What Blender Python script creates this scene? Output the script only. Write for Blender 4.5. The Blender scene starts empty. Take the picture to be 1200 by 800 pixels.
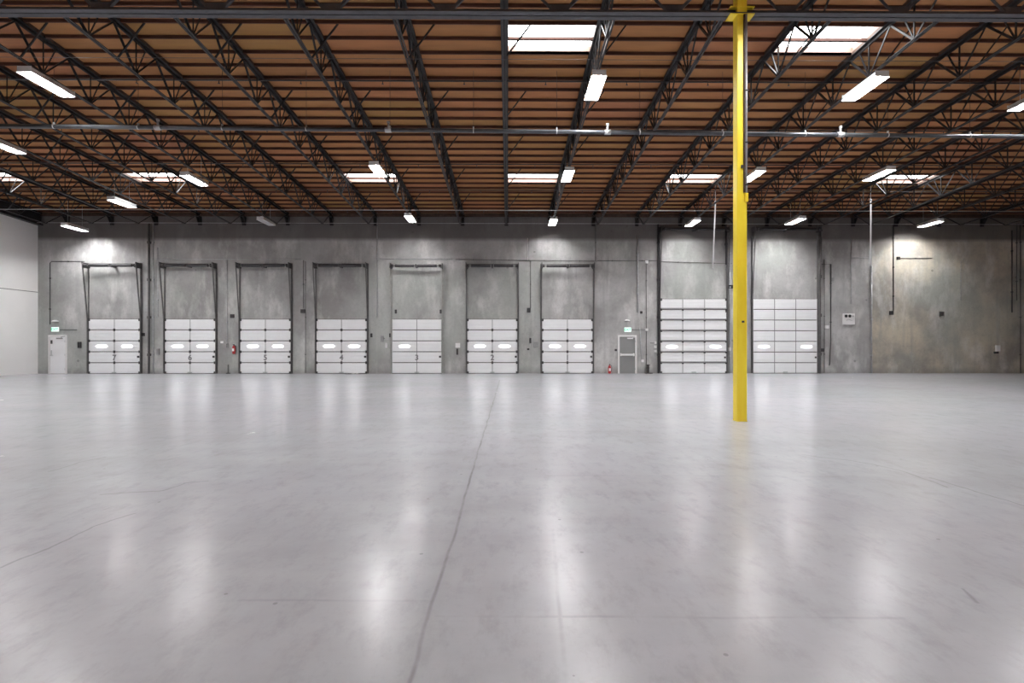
import bpy, math, random
from mathutils import Vector
random.seed(7)
sc = bpy.context.scene
COL = sc.collection
# ------------------------------------------------------------------ survey of the place
EYE = 1.645                     # eye height
YAW = math.radians(-0.45)
HOR = 403.0
WALL_Y = 28.7
LEFT_X, RIGHT_X, FRONT_Y = -26.75, 34.0, -13.0
SLOPE = 0.0557
PB0 = EYE + 8.83                # underside of purlins at Y=0
def pb(y): return PB0 - SLOPE*y
def deck(y): return pb(y) + .09
BC0 = EYE + 7.9                 # underside of truss bottom chords at Y=0
def bc(y): return BC0 - SLOPE*y
BAY = 2.44
def tx(k): return -.09 + BAY*k  # truss positions
PP = .6125
def py_(n): return 13.0 + PP*n  # purlin rows
def ray(px, py):
    a, b = (px-600)/600.0, (HOR-py)/600.0
    return Vector((-math.sin(YAW)+a*math.cos(YAW), math.cos(YAW)+a*math.sin(YAW), b))
def onY(px, py, Y):
    d = ray(px, py); return Vector((0,0,EYE)) + d*(Y/d.y)
def onZ(px, py, Z):
    d = ray(px, py); return Vector((0,0,EYE)) + d*((Z-EYE)/d.z)
def W(px, py, off=0.0): return onY(px, py, WALL_Y-off)
def F(px, py): return onZ(px, py, 0.0)
LEFT_X = W(44.5, 400).x

# ------------------------------------------------------------------ materials
def nt(name):
    m = bpy.data.materials.new(name); m.use_nodes = True
    n = m.node_tree; b = n.nodes['Principled BSDF']; return m, n, b
def mixc(n, fac, a, b, typ='MIX'):
    x = n.nodes.new('ShaderNodeMix'); x.data_type = 'RGBA'; x.blend_type = typ
    for s, v in ((x.inputs[0], fac), (x.inputs[6], a), (x.inputs[7], b)):
        if hasattr(v, 'is_output'): n.links.new(v, s)
        elif isinstance(v, (int, float)): s.default_value = v
        else: s.default_value = (v[0], v[1], v[2], 1)
    return x.outputs[2]
def math_(n, op, a, b=None, c=None, clamp=False):
    x = n.nodes.new('ShaderNodeMath'); x.operation = op; x.use_clamp = clamp
    for i, v in enumerate((a, b, c)):
        if v is None: continue
        if hasattr(v, 'is_output'): n.links.new(v, x.inputs[i])
        else: x.inputs[i].default_value = v
    return x.outputs[0]
def vmath(n, op, a, b=None, scale=None):
    x = n.nodes.new('ShaderNodeVectorMath'); x.operation = op
    for i, v in enumerate((a, b)):
        if v is None: continue
        if hasattr(v, 'is_output'): n.links.new(v, x.inputs[i])
        else: x.inputs[i].default_value = v
    if scale is not None:
        if hasattr(scale, 'is_output'): n.links.new(scale, x.inputs['Scale'])
        else: x.inputs['Scale'].default_value = scale
    return x
def gain(n, c, g):
    return vmath(n, 'SCALE', c, scale=g).outputs[0]
def geo_pos(n): return n.nodes.new('ShaderNodeNewGeometry').outputs['Position']
def noise(n, vec, scale, detail=4, rough=.6, stretch=None):
    if stretch:
        mp = n.nodes.new('ShaderNodeMapping'); mp.inputs['Scale'].default_value = stretch
        n.links.new(vec, mp.inputs[0]); vec = mp.outputs[0]
    x = n.nodes.new('ShaderNodeTexNoise'); n.links.new(vec, x.inputs['Vector'])
    x.inputs['Scale'].default_value = scale; x.inputs['Detail'].default_value = detail; x.inputs['Roughness'].default_value = rough
    return x.outputs[0]
def ramp(n, fac, stops, interp='LINEAR'):
    x = n.nodes.new('ShaderNodeValToRGB'); x.color_ramp.interpolation = interp
    cr = x.color_ramp
    while len(cr.elements) < len(stops): cr.elements.new(.5)
    for e, (p, c) in zip(cr.elements, stops):
        e.position = p; e.color = (c[0], c[1], c[2], 1) if not isinstance(c, float) else (c, c, c, 1)
    n.links.new(fac, x.inputs[0]); return x.outputs[0]
def maprange(n, v, a, b, c, d):
    x = n.nodes.new('ShaderNodeMapRange'); n.links.new(v, x.inputs[0])
    for i, q in enumerate((a, b, c, d)): x.inputs[1+i].default_value = q
    return x.outputs[0]
def bump(n, b, h, strength=.3, dist=.01):
    x = n.nodes.new('ShaderNodeBump'); x.inputs['Strength'].default_value = strength; x.inputs['Distance'].default_value = dist
    n.links.new(h, x.inputs['Height']); n.links.new(x.outputs[0], b.inputs['Normal'])
def mat(name, c, rough=.5, metal=0.0, var=.12, scale=3.0, emit=None, estr=0.0, stretch=None):
    m, n, b = nt(name)
    p = n.nodes.new('ShaderNodeTexCoord').outputs['Object']
    f = noise(n, p, scale, 4, .6, stretch)
    f = maprange(n, f, .3, .7, 0, 1)
    col = mixc(n, f, tuple(x*(1-var) for x in c), tuple(min(1, x*(1+var)) for x in c))
    n.links.new(col, b.inputs['Base Color'])
    b.inputs['Roughness'].default_value = rough; b.inputs['Metallic'].default_value = metal
    if emit: b.inputs['Emission Color'].default_value = (*emit, 1); b.inputs['Emission Strength'].default_value = estr
    return m
LAMP_E, SKY_E, PANE_E = 104.0, 4.5, 2.6
M = dict(
    steel=mat('painted_dark_steel', (.022,.019,.020), .45, .0, .25, 6),
    steel2=mat('grey_primer_steel', (.07,.07,.078), .5, .0, .2, 5),
    nailer=mat('stained_timber_nailer', (.07,.04,.028), .7, 0, .3, 5),
    purlin=mat('reddish_purlin_timber', (.085,.032,.020), .75, 0, .35, 1.2, stretch=(.4,4,4)),
    galv=mat('galvanised_steel', (.52,.53,.54), .4, .6, .15, 8),
    pipe=mat('black_steel_pipe', (.035,.035,.04), .4, .2, .2, 5),
    mainpipe=mat('worn_grey_pipe', (.085,.09,.10), .28, .5, .2, 5),
    white=mat('white_paint', (.80,.79,.79), .5, 0, .04, 1.5),
    doorw=mat('white_door_enamel', (.88,.885,.90), .45, 0, .03, 1.2),
    stile=mat('pale_grey_stile', (.52,.52,.53), .5, 0, .05, 2),
    doorgroove=mat('grey_door_stile', (.33,.33,.34), .5, 0, .1, 2),
    dark=mat('dark_hardware_steel', (.055,.052,.055), .5, .1, .25, 8),
    track=mat('dull_track_steel', (.14,.135,.135), .5, .3, .2, 5),
    tracklight=mat('bright_track_steel', (.42,.42,.40), .45, .4, .15, 5),
    yellow=None,
    greyleaf=mat('grey_door_paint', (.24,.24,.24), .5, 0, .06, 2),
    red=mat('extinguisher_red', (.45,.03,.035), .35, 0, .1, 5),
    black=mat('black_rubber', (.02,.02,.022), .6, 0, .2, 6),
    green=mat('exit_green', (.02,.30,.14), .5, 0, .05, 5, (.05,.75,.35), .5),
    exitplate=mat('exit_sign_face', (.75,.82,.78), .5, 0, .03, 5, (.85,1,.92), .35),
    ctrl=mat('grey_control_enclosure', (.30,.30,.30), .5, 0, .1, 5),
    number=mat('faded_number_paint', (.20,.20,.21), .6, 0, .2, 9),
    hood=mat('white_lamp_housing', (.72,.72,.72), .4, 0, .04, 4),
    curb=mat('bare_timber_curb', (.30,.19,.15), .6, 0, .05, 2),
    lamp=mat('lit_lamp_diffuser', (.9,.9,.9), .4, 0, .01, 2, (1.0,1.0,1.0), LAMP_E),
    lampoff=mat('unlit_lamp_diffuser', (.75,.75,.73), .35, 0, .02, 2),
    skylight=mat('daylit_acrylic_dome', (.9,.92,.95), .4, 0, .01, 2, (.95,.98,1.0), SKY_E),
    pane=mat('daylit_vision_pane', (.9,.92,.95), .3, 0, .01, 2, (.97,.99,1.0), PANE_E),
)
def yellow_mat():
    m, n, b = nt('yellow_column_enamel')
    p = geo_pos(n)
    f = maprange(n, noise(n, p, 1.4, 5, .6, (3,3,.6)), .35, .7, 0, 1)
    n.links.new(mixc(n, f, (.95,.69,.03), (1.0,.80,.06)), b.inputs['Base Color'])
    b.inputs['Roughness'].default_value = .38
    return m
M['yellow'] = yellow_mat()

def seg_dist(n, P, a, c):
    a = Vector(a); c = Vector(c); ba = c-a; L2 = max(ba.length_squared, 1e-9)
    pa = vmath(n, 'SUBTRACT', P, tuple(a)).outputs[0]
    d = vmath(n, 'DOT_PRODUCT', pa, tuple(ba)).outputs['Value']
    h = math_(n, 'MULTIPLY', d, 1/L2, clamp=True)
    q = vmath(n, 'SCALE', tuple(ba), scale=h).outputs[0]
    r = vmath(n, 'SUBTRACT', pa, q).outputs[0]
    return vmath(n, 'LENGTH', r).outputs['Value']
def floor_mat():
    m, n, b = nt('polished_concrete_floor')
    P = geo_pos(n)
    big = noise(n, P, .16, 5, .6)
    med = noise(n, P, .9, 6, .65)
    strk = noise(n, P, .8, 5, .6, (.25,1.6,1))
    fine = noise(n, P, 14, 4, .7)
    c = ramp(n, big, [(.3,(.375,.375,.392)), (.5,(.425,.428,.450)), (.72,(.472,.478,.505))])
    c = mixc(n, maprange(n, med, .38, .66, 0, .75), c, (.345,.342,.356))
    c = mixc(n, maprange(n, strk, .42, .80, 0, .30), c, (.52,.515,.525))
    c = mixc(n, maprange(n, fine, .55, .8, 0, .22), c, (.27,.265,.27))
    hue = noise(n, P, .21, 3, .5)
    c = mixc(n, maprange(n, hue, .40, .60, 0, .35), c, (.46,.435,.485))
    c = mixc(n, maprange(n, noise(n, P, .27, 4, .6), .55, .70, 0, .25), c, (.40,.44,.44))
    scr = noise(n, P, 5.0, 7, .75, (1,.45,1))
    c = mixc(n, maprange(n, scr, .50, .68, 0, .42), c, (.29,.285,.295))
    # stains with shapes of their own: damp-looking brown-grey cure patches
    st = noise(n, P, .33, 7, .7, (1,.55,1))
    c = mixc(n, maprange(n, st, .50, .78, 0, .30), c, (.30,.285,.28))
    vor = n.nodes.new('ShaderNodeTexVoronoi'); vor.inputs['Scale'].default_value = 2.3; n.links.new(P, vor.inputs['Vector'])
    spot = math_(n, 'LESS_THAN', vor.outputs['Distance'], .035)
    c = mixc(n, math_(n, 'MULTIPLY', spot, .45), c, (.16,.155,.15))
    # joints and cracks
    wob = n.nodes.new('ShaderNodeTexNoise'); wob.inputs['Scale'].default_value = 1.7; wob.inputs['Detail'].default_value = 6
    n.links.new(P, wob.inputs['Vector'])
    off = vmath(n, 'SUBTRACT', wob.outputs['Color'], (.5,.5,.5)).outputs[0]
    def dist_of(lines, amp):
        Pw = vmath(n, 'ADD', P, vmath(n, 'SCALE', off, scale=amp).outputs[0]).outputs[0]
        flat = n.nodes.new('ShaderNodeVectorMath'); flat.operation = 'MULTIPLY'
        n.links.new(Pw, flat.inputs[0]); flat.inputs[1].default_value = (1,1,0)
        cur = None
        for pts in lines:
            for a, q in zip(pts, pts[1:]):
                d = seg_dist(n, flat.outputs[0], a, q)
                cur = d if cur is None else math_(n, 'MINIMUM', cur, d)
        return cur
    def fl(*pp): return [tuple(F(x, y).xy)+(0,) for x, y in pp]
    joints = [fl((585.5,445),(582,458),(552,556),(530,636),(506,706),(480,798),(300,1400))]
    d = dist_of(joints, .05)
    c = mixc(n, math_(n, 'MULTIPLY', maprange(n, d, .004, .018, .62, 0), maprange(n, noise(n, P, 1.1, 5, .7), .38, .62, .35, 1)), c, (.15,.145,.145))
    c = mixc(n, maprange(n, d, .02, .10, .14, 0), c, (.25,.245,.245))
    faint = [fl((648,620),(663,800)), fl((280,703),(505,704)), fl((512,722),(1060,724)), fl((640,557),(1000,558)),
             fl((800,489),(850,493)), fl((876,493),(960,489)), fl((1020,459),(1200,468))]
    d = dist_of(faint, .04)
    c = mixc(n, math_(n, 'MULTIPLY', maprange(n, d, .004, .02, .34, 0), maprange(n, noise(n, P, .9, 5, .7), .42, .6, .1, 1)), c, (.24,.235,.235))
    cracks = [fl((115,580),(190,575),(215,566),(245,563)), fl((0,665),(60,643),(110,618),(160,600)), fl((60,552),(95,541),(125,535)),
              fl((940,532),(1000,540),(1045,548),(1108,570)), fl((1130,690),(1150,706)), fl((1090,560),(1200,592))]
    d = dist_of(cracks, .22)
    c = mixc(n, maprange(n, d, .003, .018, .42, 0), c, (.17,.165,.165))
    n.links.new(vmath(n, 'MULTIPLY', gain(n, c, 1.07), (.975,.99,1.01)).outputs[0], b.inputs['Base Color'])
    r = maprange(n, med, .25, .75, .20, .28)
    n.links.new(r, b.inputs['Roughness'])
    b.inputs['Specular IOR Level'].default_value = .30
    bump(n, b, noise(n, P, 3.0, 5, .6), .10, .01)
    return m
def wall_mat():
    m, n, b = nt('tilt_up_concrete')
    P = geo_pos(n)
    sx = n.nodes.new('ShaderNodeSeparateXYZ'); n.links.new(P, sx.inputs[0])
    X = maprange(n, sx.outputs[0], -27, 35, 0, 1)
    def q(px): return (W(px, 400).x+27)/62
    seams = [(0,.225),(q(176),.205),(q(265),.225),(q(353),.215),(q(440),.24),(q(530),.225),(q(620),.25),(q(712),.235),(q(771),.22),(q(858),.215),(q(960),.225),(q(1022),.215)]
    base = ramp(n, X, [(p, (v*1.0, v*.99, v*.985)) for p, v in seams], 'CONSTANT')
    right = math_(n, 'GREATER_THAN', X, q(1022))
    base = mixc(n, right, base, (.30,.27,.215))
    big = noise(n, P, .35, 6, .62)
    base = mixc(n, maprange(n, big, .40, .60, 0, .75), base, (.125,.120,.117))
    lit = noise(n, P, .8, 6, .65, (1,1,.45))
    base = mixc(n, maprange(n, lit, .50, .68, 0, .65), base, (.37,.37,.362))
    strk = noise(n, P, 1.3, 5, .6, (1.6,1,.10))
    base = mixc(n, maprange(n, strk, .54, .72, 0, .5), base, (.14,.138,.135))
    gr = noise(n, P, .22, 3, .5)
    base = mixc(n, maprange(n, gr, .50, .62, 0, .40), base, (.205,.225,.205))
    fine = noise(n, P, 9, 6, .7)
    base = mixc(n, maprange(n, fine, .5, .75, 0, .35), base, (.12,.118,.115))
    vor = n.nodes.new('ShaderNodeTexVoronoi'); vor.inputs['Scale'].default_value = .8; n.links.new(P, vor.inputs['Vector'])
    spot = math_(n, 'LESS_THAN', vor.outputs['Distance'], .055)
    base = mixc(n, math_(n, 'MULTIPLY', spot, .55), base, (.07,.07,.07))
    # kick marks just above the slab: dirt with a ragged edge
    low = maprange(n, math_(n, 'ADD', sx.outputs[2], math_(n, 'MULTIPLY', lit, .7)), .35, .75, .55, 0)
    base = mixc(n, low, base, (.10,.097,.095))
    # darker colour band along the top of the panels, slightly uneven edge
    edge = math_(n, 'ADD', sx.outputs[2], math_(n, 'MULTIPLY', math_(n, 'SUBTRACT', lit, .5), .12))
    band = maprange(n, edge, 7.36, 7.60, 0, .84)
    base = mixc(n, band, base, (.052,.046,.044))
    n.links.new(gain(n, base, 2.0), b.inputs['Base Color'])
    b.inputs['Roughness'].default_value = .8
    bump(n, b, fine, .2, .01)
    return m
def deck_mat():
    m, n, b = nt('plywood_roof_deck')
    P = geo_pos(n)
    sx = n.nodes.new('ShaderNodeSeparateXYZ'); n.links.new(P, sx.inputs[0])
    ix = math_(n, 'FLOOR', math_(n, 'DIVIDE', math_(n, 'ADD', sx.outputs[0], .09+BAY*20), BAY))
    iy = math_(n, 'FLOOR', math_(n, 'DIVIDE', math_(n, 'ADD', sx.outputs[1], 20), PP*2))
    cb = n.nodes.new('ShaderNodeCombineXYZ'); n.links.new(ix, cb.inputs[0]); n.links.new(iy, cb.inputs[1])
    wn = n.nodes.new('ShaderNodeTexWhiteNoise'); wn.noise_dimensions = '2D'; n.links.new(cb.outputs[0], wn.inputs['Vector'])
    c = ramp(n, wn.outputs['Value'], [(0,(.52,.24,.085)), (.35,(.58,.26,.09)), (.6,(.50,.27,.075)), (.8,(.62,.26,.10)), (1,(.52,.21,.095))])
    g = noise(n, P, 1.2, 6, .65, (.5,5,1))
    c = mixc(n, maprange(n, g, .4, .7, 0, .45), c, (.33,.15,.07))
    n.links.new(gain(n, c, .72), b.inputs['Base Color']); b.inputs['Roughness'].default_value = .75
    return m
def leftwall_mat():
    m, n, b = nt('white_painted_side_wall')
    P = geo_pos(n)
    c = mixc(n, maprange(n, noise(n, P, .5, 5, .6), .35, .7, 0, 1), (.88,.865,.86), (.83,.815,.81))
    n.links.new(c, b.inputs['Base Color']); b.inputs['Roughness'].default_value = .6
    return m
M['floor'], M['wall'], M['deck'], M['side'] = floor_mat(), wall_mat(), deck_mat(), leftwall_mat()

# ------------------------------------------------------------------ mesh helper
LOC = {}
class MB:
    def __init__(s): s.v, s.f, s.sm = [], [], []
    def box(s, a, b):
        x0,y0,z0 = (min(a[i],b[i]) for i in range(3)); x1,y1,z1 = (max(a[i],b[i]) for i in range(3))
        o = len(s.v)
        s.v += [(x0,y0,z0),(x1,y0,z0),(x1,y1,z0),(x0,y1,z0),(x0,y0,z1),(x1,y0,z1),(x1,y1,z1),(x0,y1,z1)]
        for f in ((0,3,2,1),(4,5,6,7),(0,1,5,4),(1,2,6,5),(2,3,7,6),(3,0,4,7)): s.f.append(tuple(o+i for i in f)); s.sm.append(False)
        return s
    def sweep(s, pts, prof, smooth=False, up=(0,0,1), cap=True):
        pts = [Vector(p) for p in pts]; n = len(prof); o = len(s.v)
        for i, p in enumerate(pts):
            t = (pts[min(i+1, len(pts)-1)] - pts[max(i-1, 0)]).normalized()
            u = Vector(up)
            if abs(t.dot(u)) > .98: u = Vector((0,1,0))
            r = t.cross(u).normalized(); w = r.cross(t).normalized()
            k = 1.0
            if 0 < i < len(pts)-1:
                a = (pts[i]-pts[i-1]).normalized(); k = 1/max(.5, a.dot(t))
            for x, y in prof: s.v.append(tuple(p + (r*x + w*y)*k))
        for i in range(len(pts)-1):
            for j in range(n):
                a, b = o+i*n+j, o+i*n+(j+1)%n
                s.f.append((a, b, b+n, a+n)); s.sm.append(smooth)
        if cap:
            s.f.append(tuple(o+j for j in range(n))[::-1]); s.sm.append(False)
            s.f.append(tuple(o+(len(pts)-1)*n+j for j in range(n))); s.sm.append(False)
        return s
    def tube(s, pts, r, seg=10):
        return s.sweep(pts, [(r*math.cos(2*math.pi*k/seg), r*math.sin(2*math.pi*k/seg)) for k in range(seg)], True)
    def angle(s, p, q, leg=.05, t=.008, sx=1, up=(0,0,1), inv=1):
        pr = [(0,0),(leg*sx,0),(leg*sx,t*inv),(t*sx,t*inv),(t*sx,leg*inv),(0,leg*inv)]
        if sx*inv < 0: pr = pr[::-1]
        return s.sweep([p, q], pr, False, up)
    def lathe(s, c, prof, seg=14, axis='Z'):
        o = len(s.v); c = Vector(c)
        for r, h in prof:
            for k in range(seg):
                a = 2*math.pi*k/seg; x, y = r*math.cos(a), r*math.sin(a)
                d = (x, y, h) if axis == 'Z' else ((x, h, y) if axis == 'Y' else (h, x, y))
                s.v.append(tuple(c+Vector(d)))
        for i in range(len(prof)-1):
            for k in range(seg):
                a, b = o+i*seg+k, o+i*seg+(k+1)%seg
                s.f.append((a, b, b+seg, a+seg)); s.sm.append(True)
        s.f.append(tuple(o+k for k in range(seg))); s.sm.append(False)
        s.f.append(tuple(o+(len(prof)-1)*seg+k for k in range(seg))); s.sm.append(False)
        return s
    def build(s, name, m, parent=None, fix=True):
        vs = [Vector(v) for v in s.v]
        if parent is not None: base = LOC[parent.name]
        else:
            lo = Vector([min(v[i] for v in vs) for i in range(3)]); hi = Vector([max(v[i] for v in vs) for i in range(3)])
            base = Vector(((lo.x+hi.x)/2, (lo.y+hi.y)/2, lo.z))
        me = bpy.data.meshes.new(name)
        me.from_pydata([tuple(v-base) for v in vs], [], s.f)
        me.polygons.foreach_set('use_smooth', s.sm); me.update()
        if fix:
            import bmesh
            bm = bmesh.new(); bm.from_mesh(me); bmesh.ops.recalc_face_normals(bm, faces=bm.faces); bm.to_mesh(me); bm.free()
        me.materials.append(M[m] if isinstance(m, str) else m)
        o = bpy.data.objects.new(name, me); COL.objects.link(o)
        if parent is not None: o.parent = parent
        else: o.location = base
        LOC[o.name] = base
        return o
def empty(name, loc):
    o = bpy.data.objects.new(name, None); COL.objects.link(o); o.location = loc
    o.empty_display_size = .2; LOC[o.name] = Vector(loc); return o
def tag(o, label=None, cat=None, group=None, kind=None):
    if label: o['label'] = label
    if cat: o['category'] = cat
    if group: o['group'] = group
    if kind: o['kind'] = kind
    return o
KIDS = {}
def kids(o): return [c for c in COL.objects if c.parent == o]
def copy_tree(o, offset, parent=None, cache=None):
    c = o.copy(); COL.objects.link(c)
    if parent is None:
        c.location = Vector(o.location)+Vector(offset)
    else: c.parent = parent
    LOC[c.name] = LOC[o.name]+Vector(offset)
    if o.name not in KIDS: KIDS[o.name] = kids(o)
    for k in KIDS[o.name]: copy_tree(k, offset, c)
    return c
ORD = ['first','second','third','fourth','fifth','sixth','seventh','eighth','ninth','tenth','eleventh','twelfth','thirteenth','fourteenth']

# ------------------------------------------------------------------ setting
f = MB().box((LEFT_X-.3, FRONT_Y-.3, -.2), (RIGHT_X+.3, WALL_Y+.3, 0)).build('floor', 'floor')
tag(f, 'wide polished grey concrete slab with saw joints and soft reflections', 'floor', kind='structure')
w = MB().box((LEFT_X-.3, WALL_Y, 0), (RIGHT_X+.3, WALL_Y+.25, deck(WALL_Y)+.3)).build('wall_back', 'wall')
tag(w, 'mottled bare concrete wall behind the row of loading doors', 'wall', kind='structure')
w = MB()
w.v = [(LEFT_X, FRONT_Y, 0), (LEFT_X, WALL_Y, 0), (LEFT_X, WALL_Y, deck(WALL_Y)), (LEFT_X, FRONT_Y, deck(FRONT_Y)),
       (LEFT_X-.2, FRONT_Y, 0), (LEFT_X-.2, WALL_Y, 0), (LEFT_X-.2, WALL_Y, deck(WALL_Y)), (LEFT_X-.2, FRONT_Y, deck(FRONT_Y))]
w.f = [(0,1,2,3),(4,7,6,5),(0,4,5,1),(3,2,6,7),(0,3,7,4),(1,5,6,2)]; w.sm = [False]*6
w = w.build('wall_left', 'side'); tag(w, 'white painted side wall meeting the concrete wall at far left', 'wall', kind='structure')
lz = W(30, 342).z
j = MB().box((LEFT_X, FRONT_Y, lz-.03), (LEFT_X+.012, WALL_Y-.02, lz+.0)).build('trim_1', 'track')
tag(j, 'thin dark horizontal joint across the white side wall', 'trim', kind='structure')
w = MB()
w.v = [(x, y, z) for x in (RIGHT_X, RIGHT_X+.2) for y, z in ((FRONT_Y,0),(WALL_Y,0),(WALL_Y,deck(WALL_Y)),(FRONT_Y,deck(FRONT_Y)))]
w.f = [(0,1,2,3),(4,7,6,5),(0,4,5,1),(3,2,6,7),(0,3,7,4),(1,5,6,2)]; w.sm = [False]*6
w = w.build('wall_right', 'side'); tag(w, 'white side wall far to the right, beyond the picture', 'wall', kind='structure')
w = MB().box((LEFT_X, FRONT_Y-.2, 0), (RIGHT_X, FRONT_Y, deck(FRONT_Y))).build('wall_front', 'side')
tag(w, 'white wall behind the viewpoint', 'wall', kind='structure')
# roof deck with skylight openings
SKY = [(0,0),(3,0),(-10,16),(-7,16),(-3,16),(0,16),(3,16),(7,16)]
xs = [LEFT_X-.2]+[tx(k) for k in range(-10, 15) if tx(k) < RIGHT_X]+[RIGHT_X+.2]
ys = [FRONT_Y-.2, 0.0, 6.0]+[py_(n) for n in range(-6, 26)]+[WALL_Y+.2]
holes = set()
for k, n0 in SKY: holes |= {(round(tx(k), 3), round(py_(n0+i), 3)) for i in range(2)}
d = MB(); idx = {}
for i, x in enumerate(xs):
    for jn, y in enumerate(ys): idx[i, jn] = len(d.v); d.v.append((x, y, deck(y)))
for i in range(len(xs)-1):
    for jn in range(len(ys)-1):
        if (round(xs[i], 3), round(ys[jn], 3)) in holes: continue
        d.f.append((idx[i,jn], idx[i,jn+1], idx[i+1,jn+1], idx[i+1,jn])); d.sm.append(False)
d = d.build('ceiling', 'deck', fix=False)
sm = d.modifiers.new('thick', 'SOLIDIFY'); sm.thickness = .02; sm.offset = -1
tag(d, 'orange-brown plywood roof deck above the steel trusses', 'ceiling', kind='structure')
# beam along the left wall
b = MB(); 
for a, c in ((0, 0),): pass
b.sweep([(LEFT_X+.16, FRONT_Y, deck(FRONT_Y)-.38), (LEFT_X+.16, WALL_Y, deck(WALL_Y)-.38)], [(-.15,-.36),(.15,-.36),(.15,-.30),(.03,-.30),(.03,.28),(.15,.28),(.15,.34),(-.15,.34)])
b = b.build('roof_edge_beam', 'steel'); tag(b, 'dark steel beam along the top of the white side wall', 'beam')
lg = MB().box((LEFT_X, WALL_Y-.09, pb(WALL_Y)-.12), (RIGHT_X, WALL_Y, pb(WALL_Y)+.07)).build('wall_ledger', 'nailer')
tag(lg, 'dark timber ledger bolted along the top of the concrete wall', 'ledger')

# ------------------------------------------------------------------ purlins
def purlin(n, x0=LEFT_X, x1=RIGHT_X):
    y = py_(n); z = pb(y)
    return MB().box((x0, y-.02, z), (x1, y+.02, z+.088))
for n in range(-4, 26):
    o = purlin(n).build('roof_purlin', 'purlin')
    tag(o, 'long reddish brown timber purlin crossing under the plywood roof deck', 'purlin', 'timber purlins under the roof deck')

# ------------------------------------------------------------------ trusses
GY = 10.95
def make_truss(x):
    t = empty('roof_truss', (x, GY, bc(GY)))
    y0, y1 = GY+.02, WALL_Y-.08
    m = MB()
    m.sweep([(x, y0, deck(y0)-.047), (x, y1, deck(y1)-.047)], [(-.09,-.045),(.09,-.045),(.09,.045),(-.09,.045)])
    m.build('nailer', 'nailer', t)
    m = MB()
    for s in (-1, 1):
        m.angle((x+.012*s, y0, pb(y0)), (x+.012*s, y1, pb(y1)), .085, .012, s, inv=-1)
    m.build('top_chord', 'steel', t)
    m = MB(); b0, b1 = GY+.25, 27.35
    for s in (-1, 1):
        m.angle((x+.012*s, b0, bc(b0)), (x+.012*s, b1, bc(b1)), .045, .010, s)
    m.build('bottom_chord', 'steel', t)
    def T(y): return Vector((x, y, pb(y)-.03))
    def B(y): return Vector((x, y, bc(y)+.03))
    H = 1.53; nodes = [12.1+H*i for i in range(10)]
    segs = [(T(y0+.05), B(nodes[0]), .035)]
    for i, yb in enumerate(nodes):
        yt = yb+H/2
        segs.append((B(yb), T(min(yt, y1-.05)), .032))
        if i+1 < len(nodes): segs.append((T(yt), B(nodes[i+1]), .032))
        segs.append((B(yb), T(yb), .022))
        if yb+.4 < y1: segs.append((B(yb), T(yb+.38), .022))
    segs.append((B(27.3), T(y1-.15), .032))
    for a, c, r in segs:
        MB().angle(a-Vector((r/2,0,0)), c-Vector((r/2,0,0)), r*1.4, .01, 1, up=(1,0,0)).build('web_member', 'steel', t)
    for n in (0, 5, 10, 15, 20):
        y = py_(n)
        MB().angle((x, y, bc(y)+.04), (x+.68, y, pb(y)+.01), .035, .008, 1, up=(0,1,0)).build('kicker_brace', 'steel', t)
    m = MB()
    m.box((x-.10, WALL_Y-.30, pb(WALL_Y)-.16), (x+.10, WALL_Y-.0, pb(WALL_Y)-.13))
    m.box((x-.10, WALL_Y-.03, pb(WALL_Y)-.62), (x+.10, WALL_Y-.0, pb(WALL_Y)-.13))
    for s in (-.09, .08):
        o = len(m.v); zt, zb_ = pb(WALL_Y)-.16, pb(WALL_Y)-.55
        m.v += [(x+s,WALL_Y-.03,zb_),(x+s,WALL_Y-.29,zt),(x+s,WALL_Y-.03,zt),(x+s+.012,WALL_Y-.03,zb_),(x+s+.012,WALL_Y-.29,zt),(x+s+.012,WALL_Y-.03,zt)]
        for q in ((0,1,2),(3,5,4),(0,3,4,1),(1,4,5,2),(2,5,3,0)): m.f.append(tuple(o+i for i in q)); m.sm.append(False)
    m.build('bearing_seat', 'steel', t)
    return t
t0 = make_truss(tx(0))
def tlabel(k):
    if k == 0: return 'dark open-web roof truss running straight overhead, seen edge-on near picture centre'
    side = 'right' if k > 0 else 'left'
    return 'dark open-web roof truss, %s one to the %s of the truss straight overhead' % (ORD[abs(k)-1], side)
tag(t0, tlabel(0), 'truss', 'steel roof trusses')
for k in list(range(-10, 0))+list(range(1, 13)):
    c = copy_tree(t0, (BAY*k, 0, 0)); c['label'] = tlabel(k)
# bridging rods
for yy, lab in ((12.9,'nearest'), (24.9,'second'), (28.3,'last')):
    zr = EYE+6.66 if yy > 28 else bc(yy)-.012
    o = MB().tube([(LEFT_X+.1, yy, zr), (RIGHT_X, yy, zr)], .013 if yy > 20 else .006, 6).build('bridging_rod', 'galv' if yy > 20 else 'steel2')
    tag(o, {'nearest':'thin grey bridging rod across the trusses close behind the near girder',
            'second':'pale bridging rod crossing under the trusses just before the concrete wall',
            'last':'pale bridging rod tight against the top of the concrete wall'}[lab], 'rod', 'bridging rods under the trusses')

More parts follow.
